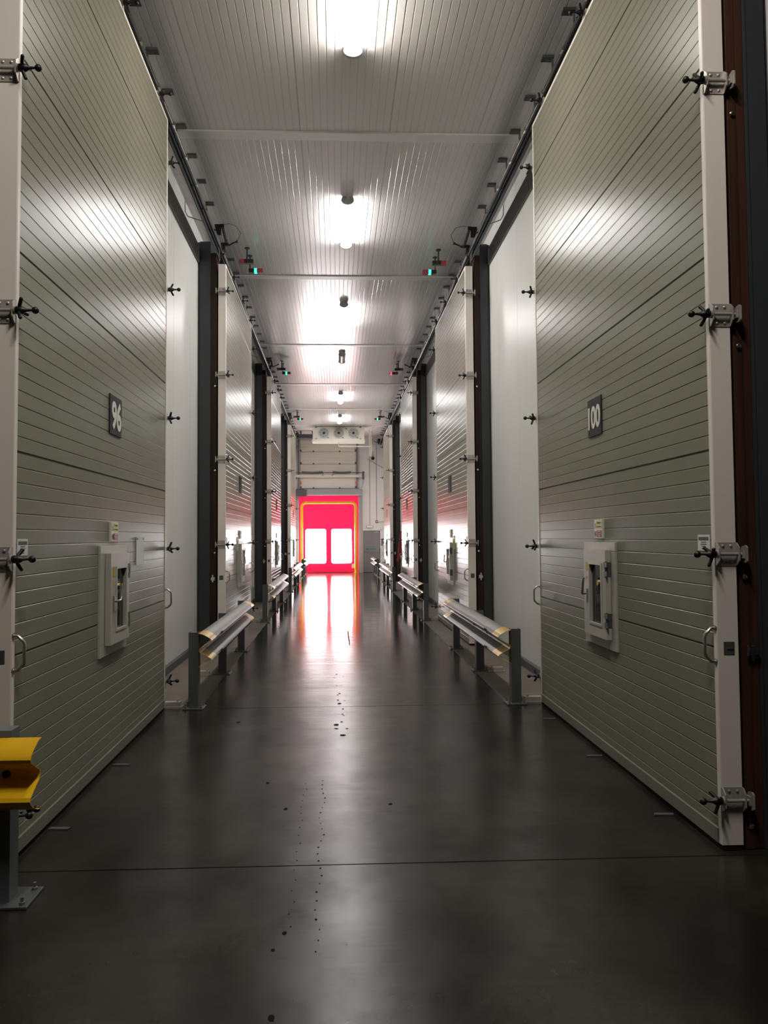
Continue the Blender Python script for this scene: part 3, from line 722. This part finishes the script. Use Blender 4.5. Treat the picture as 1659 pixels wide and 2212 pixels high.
# ------------------------------------------------------------------ far end: red roller door
t = thing('roller_door', 'bright red fabric roller door with two glowing windows at the far end', 'door', (0, YE, 0))
W1 = rrect(-1.35, -0.43, 0.42, 1.96, 0.09); W2 = rrect(-0.19, 0.72, 0.42, 1.96, 0.09)
obj('curtain', rect_curve('curtain', [[(RX0, 0.02), (RX1, 0.02), (RX1, RZ), (RX0, RZ)], W1, W2], 'red_curtain', 0.004), t, (0, 0.02, 0))
obj('window', rect_curve('window', [W1], 'daylight', 0.003), t, (0, 0.02, 0), label='white glowing window'); obj('window', rect_curve('window', [W2], 'daylight', 0.003), t, (0, 0.02, 0), label='white glowing window')
b = B(); b.box(RX0, RX1, -0.01, 0.03, 0.0, 0.03); obj('bottom_bar', b.mesh('bottom_bar', 'jacket_red'), t)
b = B(); b.box(-1.80, RX0+0.02, -0.10, -0.002, 0, 3.46); obj('side_guide', b.mesh('side_guide', 'frame_grey'), t)
b = B(); b.box(1.03, 1.21, -0.10, -0.002, 0, 3.46); obj('side_guide', b.mesh('side_guide', 'frame_grey'), t)
b = B(); b.prism([(-0.28, 3.50), (-0.25, 3.46), (-0.002, 3.46), (-0.002, 3.735), (-0.28, 3.735)], 'x', -1.30, 1.21); obj('header_box', b.mesh('header_box', 'frame_grey'), t)
b = B(); b.box(-1.83, -1.30, -0.36, -0.002, 3.42, 3.72); b.prism([(-0.34, 3.72), (-0.002, 3.72), (-0.002, 3.77), (-0.22, 3.75)], 'x', -1.75, -1.4); obj('motor_box', b.mesh('motor_box', 'motor_dark', bevel=0.008), t)
b = B(); b.box(0.72, 0.86, -0.012, 0.015, 0.20, 0.38); obj('maker_label', b.mesh('maker_label', 'paper_white'), t)

t = thing('hoop_barrier', 'yellow tubular hoop standing in front of the red roller door', 'barrier', (0, 34.93, 0))
b = B(); x0, x1, zt, r = -1.505, 0.90, 3.13, 0.20
q = [(x0, 0, 0.012), (x0, 0, 1.5)] + [(x0+r-r*math.cos(a), 0, zt-r+r*math.sin(a)) for a in [k*PI/12 for k in range(7)]] + [(x1-r+r*math.sin(a), 0, zt-r+r*math.cos(a)) for a in [k*PI/12 for k in range(7)]] + [(x1, 0, 1.5), (x1, 0, 0.012)]
b.tube(q, 0.058, 14); obj('tube', b.mesh('tube', 'yellow_paint', 60), t)
for xx in (x0+r, x1-r):
    b = B(); b.cyl((xx-0.03, 0, zt), (xx+0.03, 0, zt), 0.068, 14); obj('collar', b.mesh('collar', 'yellow_paint', 40), t)
for xx in (x0, x1):
    b = B(); b.box(xx-0.11, xx+0.11, -0.11, 0.11, 0.001, 0.014); obj('base_plate', b.mesh('base_plate', 'yellow_paint'), t)

# ------------------------------------------------------------------ raised sectional door above it
t = thing('sectional_door', 'raised cream sectional door with spring shaft above the red roller door', 'door', (0, YE, 0))
X0, X1 = -1.58, 0.95
for z0, z1 in ((3.80, 4.32), (4.33, 4.88), (4.89, 5.44), (5.45, 5.96)):
    b = B()
    pr = groove(z0+0.01, z1-0.01, 0.11, z0+0.06, 0.005, 0.004)
    b.strip([(-0.08 - d, zz) for zz, d in pr], 'x', X0, X1); b.box(X0, X1, -0.072, -0.03, z0, z1)
    pn = obj('panel', b.mesh('panel', 'sect_panel'), t)
    for xx in (-0.98, 0.20):
        b = B(); b.box(xx-0.035, xx+0.035, -0.105, -0.08, z0-0.02, z0+0.03); b.cyl((xx-0.03, -0.10, z0+0.03), (xx+0.03, -0.10, z0+0.03), 0.014, 8); obj('hinge', b.mesh('hinge', 'motor_dark'), pn)
    for xx in (X0+0.01, X1-0.01):
        b = B(); b.box(xx-0.05, xx+0.05, -0.13, -0.08, z0+0.0, z0+0.09); obj('roller_bracket', b.mesh('roller_bracket', 'motor_dark'), pn)
for xx in (X0-0.05, X1+0.05):
    b = B(); b.box(xx-0.045, xx+0.045, -0.14, -0.03, 3.80, 6.12); obj('track', b.mesh('track', 'frame_grey'), t)
    b = B(); b.box(xx-0.05, xx-0.02, -0.15, -0.14, 3.80, 6.12); obj('track_edge', b.mesh('track_edge', 'motor_dark'), t)
b = B(); b.cyl((-1.85, -0.30, 4.49), (1.33, -0.30, 4.49), 0.016, 10); obj('shaft', b.mesh('shaft', 'mid_steel', 40), t)
for xa, xb in ((-1.50, -0.56), (-0.12, 0.70)):
    b = B(); nn = 26
    b.tube([(xa + (xb-xa)*k/nn, -0.30, 4.49 - 0.028*math.sin(PI*k/nn)*0 + 0.028*(2*k/nn-1)**2 - 0.014) for k in range(nn+1)], 0.048, 12); obj('spring', b.mesh('spring', 'motor_dark', 50), t)
    b = B(); b.obox((xb if xa < -1 else xa, -0.28, 4.42), (0.012, 0, 0), (0, 0.05, 0), (0.02, 0, 0.08)); obj('spring_anchor', b.mesh('spring_anchor', 'mid_steel'), t)
b = B(); b.box(-1.86, 1.22, -0.26, -0.16, 4.27, 4.40); obj('support_beam', b.mesh('support_beam', 'cream'), t)
b = B(); b.box(1.20, 1.29, -0.40, -0.20, 4.19, 4.44); b.cyl((1.245, -0.42, 4.49), (1.245, -0.18, 4.49), 0.05, 12); obj('drive_motor', b.mesh('drive_motor', 'motor_dark', 40), t)
for xx in (X0+0.02, X1-0.0):
    b = B(); b.box(xx-0.035, xx+0.035, -0.16, -0.10, 3.98, 4.10); obj('cable_guard', b.mesh('cable_guard', 'orange_plastic'), t)
b = B(); b.tube([(1.25, -0.24, 4.19), (1.24, -0.10, 4.0), (1.15, -0.02, 3.76)], 0.008, 6); obj('motor_cable', b.mesh('motor_cable', 'motor_dark'), t)
b = B(); b.box(-1.62, -0.90, -1.9, -1.7, 5.83, 6.0); b.box(-1.50, -1.44, -1.85, -1.75, 6.0, 6.14); b.box(-1.0, -0.94, -1.85, -1.75, 6.0, 6.14); obj('track_crossbar', b.mesh('track_crossbar', 'motor_dark'), t)
for xx in (X0-0.05, X1+0.05):
    b = B(); b.box(xx-0.03, xx+0.03, -1.8, -0.14, 6.03, 6.12); obj('horizontal_track', b.mesh('horizontal_track', 'mid_steel'), t)

# ------------------------------------------------------------------ air cooler
t = thing('air_cooler', 'cream ceiling air cooler with three fans in front of the far wall', 'air cooler', (0.14, 32.0, 0))
b = B(); b.box(-1.06, 1.06, 0.0, 0.62, 5.60, 6.12); cs = obj('casing', b.mesh('casing', 'cream', bevel=0.01), t)
b = B(); b.prism([(-0.03, 5.52), (0.66, 5.50), (0.66, 5.60), (-0.03, 5.60)], 'x', -1.08, 1.08); obj('drip_tray', b.mesh('drip_tray', 'sect_panel'), t)
for xx in (-0.92, 0.90):
    b = B(); b.box(xx-0.03, xx+0.03, -0.02, 0.0, 6.08, 6.148); b.box(xx-0.015, xx+0.015, -0.012, 0.0, 5.60, 5.66); obj('bracket', b.mesh('bracket', 'motor_dark'), t)
for xx in (-0.60, 0.01, 0.61):
    c = Vector((xx, 0, 5.865)); b = B(); n = 28
    ring = []
    for ro, yy in ((0.235, 0.0), (0.225, -0.03), (0.205, -0.03), (0.20, 0.0)):
        ring.append([b.bm.verts.new((c.x + ro*math.cos(2*PI*k/n), yy, c.z + ro*math.sin(2*PI*k/n))) for k in range(n)])
    for i_ in range(3):
        for k in range(n): b.bm.faces.new((ring[i_][k], ring[i_][(k+1)%n], ring[i_+1][(k+1)%n], ring[i_+1][k]))
    fn = obj('fan', b.mesh('fan', 'cream', 40), t, label='round fan with grey blades')
    b = B(); b.cyl((xx, -0.001, 5.865), (xx, -0.004, 5.865), 0.20, 28); obj('fan_throat', b.mesh('fan_throat', 'fan_grey'), fn)
    b = B()
    for k in range(5):
        a = 2*PI*k/5+0.3; r = Vector((math.cos(a), 0, math.sin(a))); q = Vector((-math.sin(a), 0, math.cos(a)))
        b.obox(c + r*0.12 + Vector((0, -0.012, 0)), r*0.07, q*0.045 + Vector((0, 0.006, 0)), Vector((0, 0.0015, 0)))
    obj('blades', b.mesh('blades', 'fan_grey'), fn)
    b = B(); b.cyl((xx, -0.005, 5.865), (xx, -0.035, 5.865), 0.05, 14); obj('hub', b.mesh('hub', 'sign_dark'), fn)
    b = B()
    for k in range(8):
        a = 2*PI*k/8+0.2; r = Vector((math.cos(a), 0, math.sin(a))); b.tube([c + r*0.05 + Vector((0, -0.034, 0)), c + r*0.215 + Vector((0, -0.03, 0))], 0.006, 5)
    for rr in (0.09, 0.125, 0.16, 0.19):
        b.tube([(c.x + rr*math.cos(2*PI*k/24), -0.034, c.z + rr*math.sin(2*PI*k/24)) for k in range(25)], 0.003, 4)
    obj('guard', b.mesh('guard', 'cream'), fn)
    b = B(); b.box(xx+0.13, xx+0.21, -0.02, 0.0, 5.655, 5.68); obj('cable_clip', b.mesh('cable_clip', 'motor_dark'), fn)
b = B(); b.box(0.28, 0.35, -0.006, 0.0, 6.02, 6.05); obj('badge', b.mesh('badge', 'sign_dark'), t)
b = B(); b.tube([(0.14, 32.3, 5.50), (0.14, 32.3, 5.38), (0.18, 32.3, 5.355), (1.46, 32.3, 5.335), (1.5, 32.3, 5.37), (1.5, 32.3, 5.5)], 0.022, 10)
thing('drain_pipe', 'thin white drain pipe running right from under the air cooler', 'pipe', me=b.mesh('drain_pipe', 'sect_panel', 50))
for k, (x, z0) in enumerate(((1.44, 5.02), (1.50, 5.15), (1.56, 5.32))):
    b = B(); b.tube([(x, 33.0+0.3*k, HC-0.002), (x, 33.0+0.3*k, z0+0.03), (x+0.01, 33.0+0.3*k, z0), (x+0.05, 33.0+0.3*k, z0), (x+0.06, 33.0+0.3*k, z0+0.06), (x+0.075, 33.0+0.3*k, z0+0.25)], 0.02, 8)
    thing('hooked_pipe', '%s white hooked pipe hanging from the ceiling right of the air cooler' % ('longest', 'middle', 'shortest')[k], 'pipe', group='hooked pipes right of the cooler', me=b.mesh('hooked_pipe', 'sect_panel', 50))
t = thing('alarm_sounder', 'small dark round sounder on the far wall above the exit door', 'alarm', (1.70, YE-0.005, 5.15))
b = B(); b.lathe((0, 0, 0), (0, -0.08, 0), [(0, 0.075), (0.03, 0.075), (0.06, 0.05), (0.08, 0.01)], 16); obj('body', b.mesh('body', 'sign_dark', 40), t)
b = B(); b.cyl((0, -0.012, 0.07), (0, -0.012, 0.88), 0.011, 8); obj('conduit', b.mesh('conduit', 'frame_grey', 40), t)
b = B(); b.tube([(1.46, YE-0.012, 5.12), (2.25, YE-0.012, 4.66)], 0.014, 8); thing('diagonal_conduit', 'grey conduit sloping down across the upper far wall', 'conduit', me=b.mesh('diagonal_conduit', 'frame_grey', 40))
b = B(); b.box(1.24, WR-0.03, YE-0.02, YE-0.004, 3.67, 3.71); thing('cable_tray', 'thin white horizontal cable strip on the far wall beside the roller header', 'cable strip', me=b.mesh('cable_tray', 'sect_panel'))
b = B(); b.cyl((1.86, YE-0.013, 2.34), (1.86, YE-0.013, 6.03), 0.012, 8); thing('wall_conduit', 'thin vertical conduit running down the far wall to the red call point', 'conduit', group='vertical conduits on the far wall', me=b.mesh('wall_conduit', 'frame_grey', 40))
b = B(); b.cyl((1.55, YE-0.013, 2.12), (1.55, YE-0.013, 6.0), 0.010, 8); thing('wall_conduit', 'thin vertical conduit running down the far wall to the white exit lamp', 'conduit', group='vertical conduits on the far wall', me=b.mesh('wall_conduit', 'frame_grey', 40))
t = thing('call_point', 'small red fire call point on the far wall above the exit door', 'fire call point', (1.86, YE-0.005, 2.28))
b = B(); b.box(-0.055, 0.055, -0.05, 0, -0.055, 0.055); obj('body', b.mesh('body', 'red_plastic', bevel=0.004), t)
b = B(); b.box(-0.028, 0.028, -0.054, -0.049, -0.024, 0.028); obj('glass', b.mesh('glass', 'paper_white'), t)
b = B(); b.cyl((0.05, -0.02, -0.01), (0.42, -0.02, -0.01), 0.010, 8); obj('conduit', b.mesh('conduit', 'frame_grey'), t)
t = thing('exit_lamp', 'white rounded emergency lamp above the grey exit door', 'emergency lamp', (1.55, YE-0.005, 2.06))
obj('body', rect_curve('body', [rrect(-0.16, 0.16, -0.06, 0.06, 0.05)], 'frame_grey', 0.05), t, (0, -0.027, 0)); obj('lens', rect_curve('lens', [rrect(-0.145, 0.145, -0.048, 0.048, 0.04)], 'far_wall_paint', 0.02), t, (0, -0.055, 0))

# ------------------------------------------------------------------ grey exit door
t = thing('exit_door', 'grey single exit door with green strip sign at the far right', 'door', (1.62, YE, 0))
b = B(); b.box(-0.38, 0.39, -0.05, -0.004, 0.01, 1.88); obj('leaf', b.mesh('leaf', 'door_grey', bevel=0.004), t)
b = B(); b.box(-0.40, -0.382, -0.07, -0.002, 0, 1.90); b.box(0.392, 0.44, -0.07, -0.002, 0, 1.94); b.box(-0.40, 0.44, -0.07, -0.002, 1.885, 1.94); obj('frame', b.mesh('frame', 'far_wall_paint'), t)
b = B(); b.box(0.10, 0.31, -0.10, -0.05, 1.78, 1.83); b.tube([(0.14, -0.09, 1.83), (0.32, -0.12, 1.86)], 0.01, 6); obj('closer', b.mesh('closer', 'frame_grey'), t)
b = B(); b.box(-0.25, 0.18, -0.056, -0.05, 1.02, 1.085); sg = obj('strip_sign', b.mesh('strip_sign', 'sign_green'), t, label='green strip sign')
tm = text_mesh('Push bar to open', 0.30, 0.032, 'sign_white', 0.005, 0.001); tm.transform(Matrix.Rotation(PI/2, 4, 'X')); obj('lettering', tm, sg, (0.0, -0.0575, 1.052))
b = B(); b.tube([(-0.34, -0.05, 0.93), (-0.34, -0.11, 0.93), (0.34, -0.11, 0.93), (0.34, -0.05, 0.93)], 0.014, 8); obj('push_bar', b.mesh('push_bar', 'door_grey', 40), t)
b = B(); b.box(0.345, 0.385, -0.056, -0.05, 0.86, 1.08); obj('lock_plate', b.mesh('lock_plate', 'motor_dark'), t)
t = thing('control_box', 'small dark control box on the right wall near the exit door', 'control box', (WR-0.002, 33.8, 1.35))
b = B(); b.box(-0.36, -0.28, -0.1, 0.1, -0.14, 0.16); b.box(-0.30, 0.0, -0.05, 0.05, -0.05, 0.05); obj('body', b.mesh('body', 'motor_dark', bevel=0.004), t)
b = B(); b.tube([(-0.32, 0, -0.14), (-0.32, 0.02, -0.35), (-0.28, 0, -0.6)], 0.01, 6); obj('cable', b.mesh('cable', 'motor_dark'), t)

for y, nm in ((18.72, 'nearer'), (19.10, 'farther')):
    b = B(); b.cyl((WL+0.012, y, 0.4), (WL+0.012, y, 5.62), 0.011, 8); thing('side_conduit', '%s of two thin conduits down the white left wall before the third door' % nm, 'conduit', me=b.mesh('side_conduit', 'wall_paint', 40))
b = B(); b.tube([(2.262, 9.62, 0.004), (2.262, 9.62, 0.17), (2.262, 9.70, 0.18), (2.262, 9.80, 0.18), (2.262, 9.86, 0.17), (2.262, 9.86, 0.004)], 0.010, 8)
thing('bent_bar', 'small black bent bar by the skirting beyond door 100', 'bar', me=b.mesh('bent_bar', 'black_plastic', 60))
# ------------------------------------------------------------------ jacket hung at the far edge of the third right door
def drape(cx, cy, z1, z0, w, dp, m, ph):
    b = B(); n = 20; rows = 12; pr = None
    for r in range(rows+1):
        u = r/rows; z = z1 + (z0-z1)*u; ww = w*(0.35+0.75*u**0.6); dd = dp*(0.5+0.7*u)
        rg = [b.bm.verts.new((cx - 0.04*u + ww*math.cos(2*PI*k/n)*(1+0.16*math.sin(3*2*PI*k/n+ph)), cy + dd*math.sin(2*PI*k/n)*(1+0.2*math.sin(5*2*PI*k/n+ph+2*u)), z + 0.015*math.sin(4*2*PI*k/n+ph)*u)) for k in range(n)]
        if pr:
            for k in range(n): b.bm.faces.new((pr[k], pr[(k+1)%n], rg[(k+1)%n], rg[k]))
        else: b.bm.faces.new(rg[::-1])
        pr = rg
    b.bm.faces.new(pr); return b.mesh('cloth', m, 60)
t = thing('hanging_jacket', 'red jacket with tan lining hanging at the far edge of the third right door', 'jacket', (1.99, 23.4, 1.0))
obj('red_cloth', drape(-0.02, -0.05, 0.78, 0.05, 0.07, 0.07, 'jacket_red', 0.3), t)
obj('sleeve', drape(-0.10, -0.10, 0.22, -0.14, 0.035, 0.04, 'jacket_red', 1.5), t)
obj('tan_cloth', drape(0.03, 0.02, 0.20, -0.25, 0.06, 0.06, 'jacket_tan', 2.2), t, label='tan lower part')
b = B(); b.tube([(0.04, -0.02, 0.74), (0.03, -0.04, 0.82), (0.0, -0.1, 0.84), (-0.01, -0.345, 0.80)], 0.008, 6); obj('hook', b.mesh('hook', 'mid_steel', 60), t)
